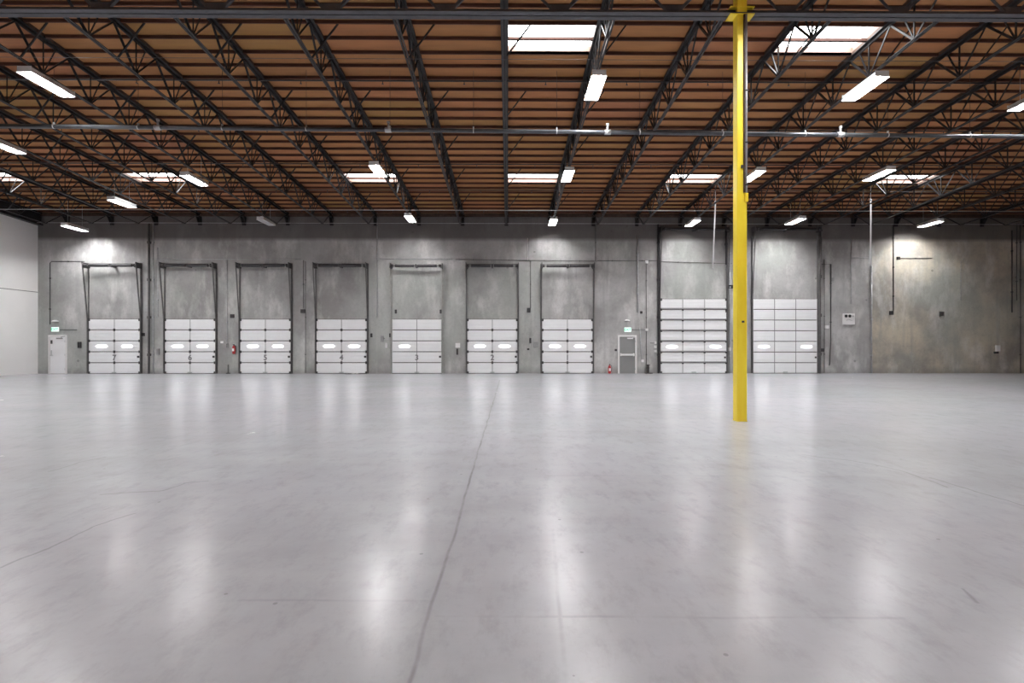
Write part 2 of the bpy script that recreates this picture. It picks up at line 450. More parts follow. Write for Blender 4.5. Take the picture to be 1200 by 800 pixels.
# ------------------------------------------------------------------ girder
g = empty('roof_girder', (0, GY, EYE+7.0))
gz = EYE+7.02
m = MB()
for s in (-1, 1):
    m.angle((LEFT_X+.05, GY+.015*s, gz), (RIGHT_X, GY+.015*s, gz), .125, .014, -s)
m.build('bottom_chord', 'steel2', g)
m = MB()
gt = deck(GY)-.02
for s in (-1, 1):
    m.angle((LEFT_X+.05, GY+.015*s, gt), (RIGHT_X, GY+.015*s, gt), .10, .014, -s, inv=-1)
m.build('top_chord', 'steel', g)
for k in range(-10, 13):
    xb = tx(k)+BAY/2
    for s in (-1, 1):
        MB().angle((xb+.05*s, GY, gz+.04), (xb+BAY/2*s, GY, gt-.05), .06, .01, 1, up=(0,1,0)).build('web_member', 'steel2', g)
    q = MB(); o = len(q.v)
    for yy in (-.008, .008): q.v += [(xb-.09, GY+yy, gz+.03), (xb+.09, GY+yy, gz+.03), (xb+.24, GY+yy, gz+.24), (xb-.24, GY+yy, gz+.24)]
    q.f = [(0,1,2,3),(7,6,5,4),(0,4,5,1),(1,5,6,2),(2,6,7,3),(3,7,4,0)]; q.sm = [False]*6
    q.build('gusset_plate', 'steel2', g)
tag(g, 'long grey steel girder truss crossing the top edge above the yellow column', 'girder')

# ------------------------------------------------------------------ column
cy = 10.95
cx = onY(875.6, 400, cy-.106).x-.106
c = empty('steel_column', (cx, cy, 0))
h = .106; r = .016
prof = []
for sx_, sy_, a0 in ((1,1,0),(-1,1,90),(-1,-1,180),(1,-1,270)):
    for a in (0, 30, 60, 90):
        an = math.radians(a0+a); prof.append((sx_*(h-r)+r*math.cos(an), sy_*(h-r)+r*math.sin(an)))
MB().sweep([(cx, cy, 0), (cx, cy, deck(cy)-.05)], prof, False, up=(0,1,0)).build('shaft', 'yellow', c)
for z in (gz-.02, gz+.13):
    q = MB().box((cx-.26, cy-.13, z), (cx+.26, cy+.13, z+.018)).build('cap_plate', 'yellow', c)
MB().box((cx-.11, cy-.11, 0), (cx+.11, cy+.11, .012)).build('base_plate', 'yellow', c)
MB().box((cx-.01, cy-.125, 2.10), (cx+.04, cy-.105, 2.14)).build('wall_hook', 'dark', c)
tag(c, 'tall yellow painted steel column standing alone on the concrete floor', 'column')
fy = cy-.1075
cc = empty('electrical_conduit', (cx+.07, fy-.03, 4.6))
ztop = gz-.03
MB().tube([(cx+.078, fy-.026, 4.80), (cx+.078, fy-.026, ztop)], .020, 10).build('tube', 'galv', cc)
MB().box((cx+.022, fy-.035, 4.86), (cx+.052, fy, ztop)).build('wireway', 'nailer', cc)
MB().box((cx+.045, fy-.06, 4.66), (cx+.105, fy, 4.84)).build('junction_box', 'yellow', cc)
for z in (5.0, 5.9, 7.0):
    MB().box((cx+.045, fy-.052, z), (cx+.106, fy, z+.03)).build('strap', 'dark', cc)
MB().box((cx-.03, fy-.03, 5.38), (cx+.02, fy, 5.44)).build('bracket', 'dark', cc)
tag(cc, 'thin pale conduit with a dark wireway fixed to the upper yellow column', 'conduit')

# ------------------------------------------------------------------ skylights
def sky_label(k, n0):
    if n0 == 0: return {0:'large bright near skylight right of the overhead truss', 3:'large bright near skylight right of the yellow column'}[k]
    return {-10:'far skylight at the left edge, leftmost of the back row', -7:'far skylight behind the lit lamp, second from left in the back row',
            -3:'far skylight left of centre, third from left in the back row', 0:'far skylight beside the overhead truss at picture centre',
            3:'far skylight just left of the yellow column', 7:'far skylight at right, rightmost of the back row'}[k]
for k, n0 in SKY:
    x0, x1, y0, y1 = max(tx(k)+.08, LEFT_X), tx(k+1)-.08, py_(n0)+.02, py_(n0+2)-.02
    t = empty('skylight', ((x0+x1)/2, (y0+y1)/2, deck((y0+y1)/2)))
    hh = .15
    def zz(y): return deck(y)+hh
    m = MB()
    def wallq(a, bq, th):
        (xa, ya), (xb, yb) = a, bq
        o = len(m.v); ox, oy = th
        for dx, dy in ((0,0),(ox,oy)):
            m.v += [(xa+dx, ya+dy, pb(ya)), (xb+dx, yb+dy, pb(yb)), (xb+dx, yb+dy, zz(yb)), (xa+dx, ya+dy, zz(ya))]
        for q in ((0,1,2,3),(7,6,5,4),(0,4,5,1),(1,5,6,2),(2,6,7,3),(3,7,4,0)): m.f.append(tuple(o+i for i in q)); m.sm.append(False)
    wallq((x0,y0),(x1,y0),(0,-.018)); wallq((x0,y1),(x1,y1),(0,.018)); wallq((x0,y0),(x0,y1),(-.02,0)); wallq((x1,y0),(x1,y1),(.02,0))
    m.build('curb', 'curb', t)
    m = MB(); nx, ny = 10, 6
    for i in range(nx+1):
        for jj in range(ny+1):
            u, v = i/nx, jj/ny; x = x0-.03+(x1-x0+.06)*u; y = y0-.03+(y1-y0+.06)*v
            m.v.append((x, y, zz(y)+.01+.16*(1-(2*u-1)**4)*(1-(2*v-1)**4)))
    for i in range(nx):
        for jj in range(ny):
            a = i*(ny+1)+jj; m.f.append((a, a+ny+1, a+ny+2, a+1)); m.sm.append(True)
    dm = m.build('dome', 'skylight', t, fix=False)
    so = dm.modifiers.new('thick', 'SOLIDIFY'); so.thickness = .006; so.offset = 1
    ym = (y0+y1)/2
    MB().box((x0, ym-.02, pb(ym)+.0), (x1, ym+.02, pb(ym)+.015)).build('crossbar', 'curb', t)
    tag(t, sky_label(k, n0), 'skylight', 'roof skylights')

# ------------------------------------------------------------------ lamps
def make_lamp(p, z, lit=True):
    t = empty('hanging_lamp', (p.x, p.y, z))
    L, w2, dp = .66, .20, .165
    x, y = p.x, p.y
    m = MB()   # hood with sloping reflector wings, open below
    prof = [(-w2,0),(-w2+.008,0),(-.125,dp-.008),(.125,dp-.008),(w2-.008,0),(w2,0),(.13,dp),(-.13,dp)]
    m.sweep([(x, y-L, z), (x, y+L, z)], prof, False, cap=False)
    m.box((x-.18, y-L, z+.01), (x+.18, y-L+.006, z+dp)); m.box((x-.18, y+L-.006, z+.0), (x+.18, y+L, z+dp))
    m.box((x-.05, y-L*.8, z+dp), (x+.05, y+L*.8, z+dp+.05))
    m.build('housing', 'hood', t, fix=True)
    dmm = MB().box((x-.115, y-L+.11, z+dp-.045), (x+.115, y+L-.11, z+dp-.02)).build('diffuser', 'lamp' if lit else 'lampoff', t)
    for s in (-.45, .45):
        yy = y+s
        near = abs(x-tx(round((x+.09)/BAY))) < .01
        MB().tube([(x, yy, z+dp+.04), (x, yy, max(z+dp+.06, bc(yy)+.003) if near and yy > GY and yy < 27.3 else deck(yy)-.01)], .006, 6).build('suspension_rod', 'galv', t)
    return t
LAMPS = [ # px, py, height above eye, lit, label
    (52,100,6.9,1,'bright hanging lamp at upper left corner area, nearest on the left'),
    (695,104,6.9,1,'bright hanging lamp below the large centre skylight'),
    (1022,105,6.9,1,'bright hanging lamp below the near skylight right of the yellow column'),
    (1214,118,6.9,1,'hanging lamp cut by the right picture edge'),
    (-8,172,6.7,1,'hanging lamp cut by the left picture edge'),
    (228,212,6.6,1,'hanging lamp beside the far skylight second from left'),
    (143,239,6.4,1,'hanging lamp above and right of the white personnel door corner'),
    (441,201,6.6,1,'hanging lamp in front of the far skylight left of centre'),
    (666,207,6.6,1,'hanging lamp right of the far centre skylight'),
    (889,207,6.6,1,'hanging lamp just right of the yellow column'),
    (1038,206,6.6,1,'hanging lamp in front of the far skylight at right'),
    (88,268,6.05,1,'hanging lamp close to the concrete wall near the white side wall'),
    (312,261,6.35,0,'unlit pale hanging lamp against the concrete wall'),
    (480,257,6.35,1,'hanging lamp close to the wall above the fifth dock door'),
    (648,261,6.35,1,'hanging lamp close to the wall above the seventh dock door'),
    (819,262,6.3,1,'hanging lamp close to the wall left of the yellow column'),
    (932,260,6.35,1,'hanging lamp close to the wall right of the yellow column'),
    (1090,263,6.35,1,'hanging lamp close to the wall, rightmost one'),
]
def base_lamp(lit): return make_lamp(Vector((0, 20, 0)), EYE+6.6, lit)
for px, py, hh, lit, lab in LAMPS:
    p = onZ(px, py, EYE+hh)
    kx = round((p.x+.09)/BAY)
    if abs(p.x-tx(kx)) < .35: p.x = tx(kx)
    t = make_lamp(p, EYE+hh, bool(lit)); tag(t, lab, 'lamp', 'hanging linear lamps')
for yy in (8.6, -4.5):
    for xx in ((-22, -16.5, -11, -5.5, 0, 5.5, 11, 16.5, 22) if yy > 0 else (-16, -8, 0, 8, 16)):
        t = make_lamp(Vector((xx, yy, 0)), EYE+7.0, True)
        tag(t, 'lit linear lamp hanging nearer than the girder, outside the picture', 'lamp', 'hanging linear lamps overhead')

# ------------------------------------------------------------------ sprinkler pipes
BR = {4:'nearest', 9:'second', 14:'middle', 19:'fourth', 24:'last'}
for n, w_ in BR.items():
    y = py_(n)-.10; z = pb(y)-.10
    t = empty('sprinkler_branch_pipe', (0, y, z))
    MB().tube([(LEFT_X+.1, y, z), (RIGHT_X, y, z)], .026, 8).build('pipe', 'pipe', t)
    for k in range(-10, 13):
        x = tx(k)+BAY/2
        m = MB().tube([(x, y, z), (x, y, z-.09)], .012, 6)
        m.lathe((x, y, z-.09), [(.012,0),(.035,-.005),(.035,-.012),(.01,-.015)], 8)
        m.build('sprinkler_head', 'pipe', t)
    tag(t, 'dark sprinkler branch pipe under the purlins, %s one from the viewer' % w_, 'pipe', 'sprinkler branch pipes')
PYm = 15.0
a_, b_ = onY(0, 147.5, PYm), onY(1200, 160, PYm)
dr = (b_-a_)/(b_.x-a_.x)
def mp(x): return a_ + dr*(x-a_.x)
t = empty('sprinkler_main_pipe', (0, PYm, mp(0).z))
MB().tube([mp(LEFT_X+.3), mp(RIGHT_X)], .06, 14).build('pipe', 'mainpipe', t)
for k in range(-10, 13):
    x = tx(k)+BAY*.5+.3; p = mp(x)
    m = MB().tube([p+Vector((0,0,.05)), Vector((x, PYm, pb(PYm)+.01))], .005, 6)
    m.build('hanger_rod', 'pipe', t)
    m = MB().lathe(p, [(.058,-.015),(.064,-.015),(.064,.015),(.058,.015)], 14, 'X'); m.box((x-.02, PYm-.02, p.z+.05), (x+.02, PYm+.02, p.z+.12)); m.build('clevis_hanger', 'galv', t)
for px in (712, 985, 455, 185):
    x = onY(px, 150, PYm).x; p = mp(x)
    m = MB().lathe(p, [(.055,-.09),(.075,-.09),(.075,.09),(.055,.09)], 14, 'X'); m.tube([p, p+Vector((0,0,.20))], .03, 10); m.lathe(p+Vector((0,0,.2)), [(.045,0),(.045,.05)], 10)
    m.build('tee_fitting', 'galv', t)
tag(t, 'large grey sprinkler main pipe crossing the whole roof space', 'pipe')

# ------------------------------------------------------------------ overhead doors
WY = WALL_Y
def text_obj(s, size, loc, m, parent, name, ext=.002, sx=1.0):
    cu = bpy.data.curves.new(name, 'FONT'); cu.body = s; cu.size = size; cu.extrude = ext; cu.offset = size*.022
    cu.align_x = 'CENTER'; cu.align_y = 'CENTER'; cu.materials.append(M[m])
    tmp = bpy.data.objects.new('tmp', cu); COL.objects.link(tmp); bpy.context.view_layer.update()
    me = bpy.data.meshes.new_from_object(tmp); bpy.data.objects.remove(tmp); me.name = name
    o = bpy.data.objects.new(name, me); COL.objects.link(o)
    o.rotation_euler = (math.pi/2, 0, 0); o.scale = (sx, 1, 1)
    o.parent = parent; o.location = Vector(loc)-LOC[parent.name]; LOC[o.name] = Vector(loc)
    return o
def bevel(o, w_=.006):
    bm_ = o.modifiers.new('bevel', 'BEVEL'); bm_.width = w_; bm_.segments = 2; bm_.limit_method = 'ANGLE'
def section_panel(x0, x1, z0, z1, yf, t):
    hgt = z1-z0; g = .022
    pr = [(0,.0),(0,.02),(0,hgt*.30),(g,hgt*.31),(g,hgt*.33),(0,hgt*.34),(0,hgt*.64),(g,hgt*.65),(g,hgt*.67),(0,hgt*.68),(0,hgt-.02),(.012,hgt)]
    pr[0] = (.012, 0)
    m = MB(); o = len(m.v)
    n = len(pr)
    for x in (x0, x1):
        for d_, z in pr: m.v.append((x, yf+d_, z0+z))
        m.v.append((x, yf+.05, z1)); m.v.append((x, yf+.05, z0))
    N = n+2
    for i in range(N): m.f.append((i, (i+1)%N, N+(i+1)%N, N+i)); m.sm.append(False)
    m.f.append(tuple(range(N))); m.f.append(tuple(range(N, 2*N))[::-1]); m.sm += [False]*2
    return m.build('door_section', 'doorw', t)
def dock_door(idn, px0, px1, ztop, rows, cols, windows, number, label, style='hinged', track_top=6.15):
    x0, x1 = W(px0, 400).x, W(px1, 400).x
    xc = (x0+x1)/2
    t = empty('door_%d' % idn, (xc, WY, 0))
    yf = WY-.075
    hgt = ztop/rows
    secs = []
    for i in range(rows):
        secs.append(section_panel(x0, x1, i*hgt+.022, (i+1)*hgt-.022, yf, t))
    MB().box((x0, yf+.03, 0), (x1, yf+.05, ztop)).build('backing', 'dark', t)
    MB().box((x0, yf-.012, 0), (x1, yf+.02, .03)).build('bottom_seal', 'dark', t)
    for i, c_ in windows:
        xa = x0+(x1-x0)*(c_+.5)/cols; zc = (i+.5)*hgt
        wl = .30; m = MB(); 
        prof = []
        for q in range(16):
            an = 2*math.pi*q/16; prof.append((xa+math.copysign(abs(math.cos(an))**.6, math.cos(an))*wl, zc+math.copysign(abs(math.sin(an))**.6, math.sin(an))*.075))
        for yy in (yf-.012, yf+.004): m.v += [(a, yy, b) for a, b in prof]
        m.f = [tuple(range(16)), tuple(range(16, 32))[::-1]]+[(q, (q+1)%16, 16+(q+1)%16, 16+q) for q in range(16)]; m.sm = [False]*18
        m.build('vision_pane', 'pane', secs[i])
    # stiles
    dark_st = style == 'flush'
    for c_ in range(1, cols):
        x = x0+(x1-x0)*c_/cols
        for i in range(rows):
            MB().box((x-.03 if not dark_st else x-.022, yf-.004, i*hgt+.014), (x+.03 if not dark_st else x+.022, yf+.01, (i+1)*hgt-.014)).build('stile', 'doorgroove' if dark_st else 'stile', secs[i])
    for s, xx in ((1, x0), (-1, x1)):
        for i in range(rows):
            q = MB().box((xx, yf-.004, i*hgt+.014), (xx+s*.05, yf+.01, (i+1)*hgt-.014)).build('stile', 'doorw', secs[i])
    if style != 'flush':
        for i in range(0, rows+1):
            z = i*hgt if 0 < i < rows else (.05 if i == 0 else ztop-.05)
            pts = [x0+.01, x1-.01]+([x0+(x1-x0)*c_/cols for c_ in range(1, cols)] if 0 < i < rows else [])
            for x in pts:
                m = MB().box((x-.055, yf-.02, z-.07), (x+.055, yf-.004, z+.07)).tube([(x-.06, yf-.024, z), (x+.06, yf-.024, z)], .018, 8)
                m.build('hinge', 'dark', t)
    if style == 'barred':
        for i in range(1, rows):
            z = i*hgt
            MB().sweep([(x0, yf-.03, z+.05), (x1, yf-.03, z+.05)], [(-.03,-.03),(.03,-.03),(.03,.03),(-.03,.03)]).build('stiffening_rail', 'doorgroove', t)
    # tracks
    tm = 'tracklight' if style == 'flush' and cols == 2 else 'track'
    for s, xx in ((-1, x0), (1, x1)):
        m = MB().angle((xx+s*.03, WY-.012, 0), (xx+s*.03, WY-.012, track_top), .075, .008, s, up=(0,-1,0)); m.build('track_angle', tm, t)
        m = MB().sweep([(xx+s*.055, WY-.11, .02), (xx+s*.055, WY-.11, ztop)], [(-.02,-.03),(.02,-.03),(.02,.03),(.012,.03),(.012,-.022),(-.012,-.022),(-.012,.03),(-.02,.03)]); m.build('vertical_track', tm, t)
        lean = .36
        m = MB().sweep([(xx+s*.055, WY-.11, ztop), (xx+s*.055, WY-.11-lean, track_top)], [(-.02,-.03),(.02,-.03),(.02,.03),(.012,.03),(.012,-.022),(-.012,-.022),(-.012,.03),(-.02,.03)]); m.build('lift_track', tm, t)
        m = MB().box((xx+s*.02-.03, WY-.5, track_top-.30), (xx+s*.02+.03, WY, track_top-.22)); m.box((xx+s*.05-.01, WY-.48, track_top-.32), (xx+s*.05+.01, WY-.02, track_top-.02)); m.build('end_bracket', 'dark', t)
        m = MB().lathe((xx+s*-.03, WY-.36, track_top-.18), [(.03,-.07),(.10,-.07),(.10,-.055),(.075,-.05),(.075,.05),(.10,.055),(.10,.07),(.03,.07)], 16, 'X'); m.build('cable_drum', 'dark', t)
    MB().tube([(x0-.1, WY-.36, track_top-.18), (x1+.1, WY-.36, track_top-.18)], .018, 8).build('torsion_shaft', 'dark', t)
    for s in (-1, 1):
        m = MB(); xa, xb = xc+s*.09, xc+s*((x1-x0)/2-.22)
        nn = 26; prof = []
        for q in range(nn*2+1):
            prof.append((.085 if q % 2 else .072, (xb-xa)*q/(nn*2)))
        m.lathe((xa, WY-.36, track_top-.18), prof, 10, 'X'); m.build('torsion_spring', 'dark', t)
    m = MB().box((xc-.05, WY-.42, track_top-.26), (xc+.05, WY, track_top-.10)); m.build('centre_bracket', 'dark', t)
    MB().box((x0-.05, WY-.05, track_top-.06), (x1+.05, WY-.005, track_top-.02)).build('header_angle', tm, t)
    if number:
        row = 1
        text_obj(number, .42, (xc, yf-.012, (row+.45)*hgt), 'number', secs[row], 'door_number')
        MB().box((x1-.13, yf-.04, (row+.55)*hgt-.06), (x1-.02, yf-.006, (row+.55)*hgt+.05)).build('slide_lock', 'dark', t)
    else:
        MB().box((x1-.13, yf-.04, 1.5*hgt-.05), (x1-.04, yf-.006, 1.5*hgt+.05)).build('slide_lock', 'dark', t)
    MB().box((xc-.12, yf-.05, .05), (xc+.12, yf-.01, .09)).build('lift_handle', 'doorgroove', t)
    tag(t, label, 'dock door', 'white overhead loading doors', 'structure')
ZT = W(300, 373.7).z
DX = [(105.5,165),(194.5,253),(282.5,341),(371.5,430),(460,517.5),(548,606),(635.5,694)]
for i, (a, c) in enumerate(DX):
    num = str(7-i)
    fl_ = i == 4
    dock_door(i+1, a, c, ZT, 5, 2, [(2,0)] if fl_ else [(2,0),(2,1)], num,
        'white sectional dock door marked %s, %s small loading door from the left' % (num, ORD[i]) + (', grey centre stile and one window' if fl_ else ''),
        'flush' if fl_ else 'hinged')
ZB = W(810, 350).z
dock_door(8, 774, 850.5, ZB, 7, 3, [(2,0),(2,2)], None, 'tall white barred overhead door left of the yellow column', 'barred', 8.2)
dock_door(9, 882, 956.5, ZB, 7, 3, [(2,0),(2,2)], None, 'tall white flush overhead door right of the yellow column, three columns of panels', 'flush', 8.2)

# ------------------------------------------------------------------ personnel doors
def man_door(idn, px0, px1, pyt, leafmat, label, bar, hinge_left):
    x0, x1, zt = W(px0, 400).x, W(px1, 400).x, W(px0, pyt).z
    t = empty('door_%d' % idn, ((x0+x1)/2, WY, 0))
    fw = .09
    m = MB().box((x0, WY-.06, 0), (x0+fw, WY, zt)).box((x1-fw, WY-.06, 0), (x1, WY, zt)).box((x0+fw, WY-.06, zt-fw), (x1-fw, WY, zt))
    m.build('door_frame', 'white', t)
    lf = MB().box((x0+fw+.006, WY-.045, .01), (x1-fw-.006, WY-.005, zt-fw-.006)).build('door_leaf', leafmat, t); bevel(lf, .004)
    if bar:
        m = MB().box((x0+fw+.03, WY-.14, 1.0), (x1-fw-.05, WY-.08, 1.10)); m.box((x0+fw+.03, WY-.09, .97), (x0+fw+.10, WY-.045, 1.13)); m.box((x1-fw-.12, WY-.09, .97), (x1-fw-.05, WY-.045, 1.13))
        m.build('panic_bar', 'white', lf)
    else:
        m = MB().box((x0+fw+.05, WY-.055, 1.0), (x0+fw+.11, WY-.045, 1.3)).tube([(x0+fw+.08, WY-.05, 1.02), (x0+fw+.08, WY-.11, 1.02), (x0+fw+.22, WY-.11, 1.02)], .012, 8)
        m.build('door_handle', 'galv', lf)
        MB().box((x0+fw+.04, WY-.06, 1.66), (x0+fw+.14, WY-.045, 1.86)).build('warning_plate', 'dark', lf)
    xa = x1-fw-.45
    m = MB().box((xa, WY-.10, zt-fw-.13), (xa+.32, WY-.045, zt-fw-.06)).tube([(xa+.28, WY-.08, zt-fw-.05), (xa+.40, WY-.25, zt-fw-.03), (x1-fw+.02, WY-.07, zt-.05)], .010, 6)
    m.build('door_closer', 'white' if bar else 'ctrl', lf)
    for z in (.25, 1.05, 1.8):
        MB().tube([(x1-fw, WY-.062, z-.05), (x1-fw, WY-.062, z+.05)], .012, 8).build('hinge', 'galv', t)
    tag(t, label, 'door', kind='structure')
man_door(10, 57.5, 79, 392.5, 'doorw', 'white personnel door beside the white side wall', False, False)
man_door(11, 724, 746, 392.5, 'greyleaf', 'grey exit door in a white frame with a panic bar', True, False)

# ------------------------------------------------------------------ exit signs, emergency lights
def exit_sign(px, py, label):
    p = W(px, py); t = empty('exit_sign', (p.x, WY, p.z-.12))
    o = MB().box((p.x-.19, WY-.06, p.z-.12), (p.x+.19, WY-.005, p.z+.12)).build('sign_case', 'exitplate', t); bevel(o, .008)
    text_obj('EXIT', .20, (p.x, WY-.064, p.z-.005), 'green', t, 'lettering', .002, .95)
    tag(t, label, 'exit sign', 'lit exit signs')
exit_sign(65.2, 385.8, 'green and white EXIT sign above the white personnel door')
exit_sign(735.5, 386.2, 'green and white EXIT sign above the grey exit door')
def em_light(px, py, label):
    p = W(px, py); t = empty('emergency_light', (p.x, WY, p.z-.06))
    m = MB(); prof = []
    for i in range(7):
        a = math.pi/2*i/6; prof.append((.16*math.cos(a), .10*math.sin(a)))
    m.lathe((p.x, WY-.10, p.z-.02), prof, 16); m.build('dome_cover', 'white', t)
    MB().box((p.x-.07, WY-.10, p.z-.03), (p.x+.07, WY, p.z+.05)).build('wall_mount', 'white', t)
    MB().lathe((p.x, WY-.10, p.z-.05), [(.11,0),(.15,.03)], 16).build('lens', 'ctrl', t)
    tag(t, label, 'emergency light', 'emergency dome lights')
em_light(66.5, 376.5, 'small white dome light above the left exit sign')
em_light(734.5, 375.8, 'small white dome light above the right exit sign')

# ------------------------------------------------------------------ fire extinguishers
def extinguisher(p, label, onfloor):
    t = empty('fire_extinguisher', (p.x, p.y, p.z))
    s = 1.0
    MB().lathe(p, [(.06,0),(.078,.015),(.08,.03),(.08,.36),(.07,.41),(.035,.45),(.03,.47)], 16).build('cylinder', 'red', t)
    m = MB().lathe(p+Vector((0,0,.47)), [(.025,0),(.025,.05)], 10); m.box((p.x-.02, p.y-.11, p.z+.52), (p.x+.02, p.y+.03, p.z+.535)); m.box((p.x-.02, p.y-.10, p.z+.50), (p.x+.02, p.y+.0, p.z+.507))
    m.build('valve_handle', 'black', t)
    MB().tube([p+Vector((.02,0,.49)), p+Vector((.11,-.02,.45)), p+Vector((.12,-.02,.25)), p+Vector((.09,-.02,.10))], .010, 8).build('hose', 'black', t)
    MB().box((p.x-.05, p.y-.084, p.z+.15), (p.x+.05, p.y-.07, p.z+.30)).build('label_plate', 'white', t)
    if not onfloor:
        m = MB().box((p.x-.04, p.y+.07, p.z+.05), (p.x+.04, WY+.003, p.z+.45)).box((p.x-.05, p.y-.02, p.z-.015), (p.x+.05, WY, p.z)); m.build('wall_bracket', 'dark', t)
    tag(t, label, 'fire extinguisher')
pe = W(714.3, 437, .15); pe.z = 0; pe.y = WY-.15
extinguisher(pe, 'red fire extinguisher standing on the floor left of the grey exit door', True)
pe = W(274, 414.5, .12)
extinguisher(pe, 'red fire extinguisher hung on the wall between the second and third dock doors', False)

# ------------------------------------------------------------------ wall services
def wbox(px, py, w_, h_, d_, m, name, label, cat, extra=None, cover=True):
    p = W(px, py); t = empty(name, (p.x, WY, p.z-h_/2))
    o = MB().box((p.x-w_/2, WY-d_, p.z-h_/2), (p.x+w_/2, WY+.003, p.z+h_/2)).build('enclosure', m, t); bevel(o, .006)
    if cover:
        MB().box((p.x-w_*.38, WY-d_-.006, p.z-h_*.38), (p.x+w_*.38, WY-d_+.002, p.z+h_*.38)).build('cover', m, t)
    if extra: extra(t, p, WY-d_)
    tag(t, label, cat); return t
def ex_panel(t, p, y):
    for dx in (-.19, .02):
        MB().lathe((p.x+dx, y+.0, p.z+.17), [(.085,0),(.085,-.02),(.05,-.022)], 18, 'Y').build('gauge_hole', 'black', t)
    MB().box((p.x+.17, y-.01, p.z+.12), (p.x+.23, y, p.z+.20)).build('label_plate', 'ctrl', t)
    MB().tube([(p.x-.18, y-.01, p.z-.08), (p.x-.05, y-.02, p.z-.02), (p.x+.15, y-.01, p.z-.10)], .008, 6).build('cable', 'ctrl', t)
wbox(993.8, 373.8, .62, .62, .12, 'white', 'instrument_cabinet', 'white square cabinet with two black round holes right of the tall doors', 'cabinet', ex_panel, False)
def ex_btn(t, p, y):
    for dz in (.12, 0, -.12):
        MB().lathe((p.x, y, p.z+dz*.6), [(.022,0),(.022,-.015)], 10, 'Y').build('push_button', 'black', t)
for px, py, wd, hg, mt, nm, lab in [
    (536.5, 404.5, .26, .26, 'white', 'control_box', 'white control box left of the sixth dock door'),
    (536, 412, .10, .34, 'dark', 'button_station', 'dark push button strip below the white box left of the sixth dock door'),
    (448, 397, .14, .34, 'ctrl', 'control_box', 'narrow grey control box left of the fifth dock door'),
    (453, 404.5, .10, .28, 'white', 'thermostat', 'small white switch beside the narrow grey box left of the fifth dock door'),
    (628, 403.5, .26, .30, 'ctrl', 'control_box', 'grey control box with cable left of the seventh dock door'),
    (621.5, 399, .10, .30, 'dark', 'switch_box', 'slim dark switch left of the grey box beside the seventh dock door'),
    (619, 409, .12, .10, 'black', 'socket_box', 'tiny black socket below the boxes beside the seventh dock door'),
    (272.6, 370.3, .20, .20, 'dark', 'wall_speaker', 'small dark square box high between the second and third dock doors'),
    (355.5, 364.5, .26, .20, 'dark', 'wall_horn', 'dark horn box high between the third and fourth dock doors'),
    (464, 365, .10, .22, 'dark', 'wall_bracket', 'dark bracket above the left corner of the fifth dock door'),
    (516.5, 365, .10, .22, 'dark', 'wall_bracket', 'dark bracket above the right corner of the fifth dock door'),
    (619.5, 363.5, .20, .26, 'dark', 'wall_speaker', 'dark box on a conduit between the sixth and seventh dock doors'),
    (94, 404, .16, .34, 'dark', 'button_station', 'dark push button box left of the first dock door'),
    (186, 412, .14, .34, 'ctrl', 'control_box', 'grey control box left of the second dock door'),
    (267, 405, .12, .26, 'ctrl', 'button_station', 'grey button box beside the wall fire extinguisher'),
    (260.5, 400.8, .12, .12, 'white', 'light_switch', 'small white switch between the second and third dock doors'),
    (768, 401.3, .10, .14, 'white', 'light_switch', 'top white switch in the column left of the barred tall door'),
    (767.6, 406.2, .14, .16, 'white', 'light_switch', 'middle white switch in the column left of the barred tall door'),
    (767.6, 411.2, .14, .14, 'white', 'light_switch', 'bottom white switch in the column left of the barred tall door'),
    (751.3, 366, .12, .14, 'dark', 'junction_box', 'dark junction box above and right of the grey exit door'),
    (752.6, 422.8, .14, .14, 'white', 'socket_box', 'small white socket right of the grey exit door'),
    (721.5, 410, .12, .12, 'dark', 'card_reader', 'dark card reader left of the grey exit door'),
    (856, 336, .22, .20, 'black', 'wall_horn', 'black horn box on the wall just left of the yellow column'),
    (854.5, 409, .10, .20, 'white', 'light_switch', 'white switch beside the barred tall door near the yellow column'),
    (963, 410, .16, .18, 'dark', 'socket_box', 'dark socket on the wall right of the flush tall door'),
    (968.5, 383, .18, .18, 'white', 'light_switch', 'white switch inside the conduit loop right of the flush tall door'),
    (1052.2, 302.5, .16, .16, 'black', 'junction_box', 'black junction box high on the brown stained wall'),
    (1044, 366.5, .20, .22, 'dark', 'wall_speaker', 'dark box at the foot of the thin drop conduit at right'),
    (1103, 367.5, .20, .22, 'dark', 'wall_bracket', 'dark bracket on the brown stained wall, right of the drop conduit'),
    (1168.5, 408, .22, .34, 'white', 'hose_bib_cover', 'white cover low on the brown stained wall at far right'),
    (1166.5, 413, .22, .12, 'black', 'hose_bib', 'black hose outlet below the white cover at far right'),
    (757.5, 307, .16, .16, 'white', 'junction_box', 'pale junction box on the high conduit above the grey exit door'),
    (757.5, 386.2, .14, .14, 'white', 'junction_box', 'pale junction box beside the right exit sign'),
    (850.2, 364, .08, .2, 'dark', 'wall_bracket', 'small dark bracket at the right jamb of the barred tall door'),
    (975, 327.5, .12, .2, 'ctrl', 'junction_box', 'grey junction box right of the tall conduit loop'),
    (168.3, 391.8, .14, .18, 'black', 'wall_horn', 'small black box right of the first dock door'),
    (435.5, 392.8, .10, .22, 'black', 'photo_eye', 'small black sensor right of the fourth dock door'),
    (457.5, 392.8, .10, .22, 'black', 'photo_eye', 'small black sensor left of the fifth dock door'),
    ]:
    ex = ex_btn if 'button' in nm else None
    o = wbox(px, py, wd, hg, .09, mt, nm, lab, nm.replace('_', ' '), ex)
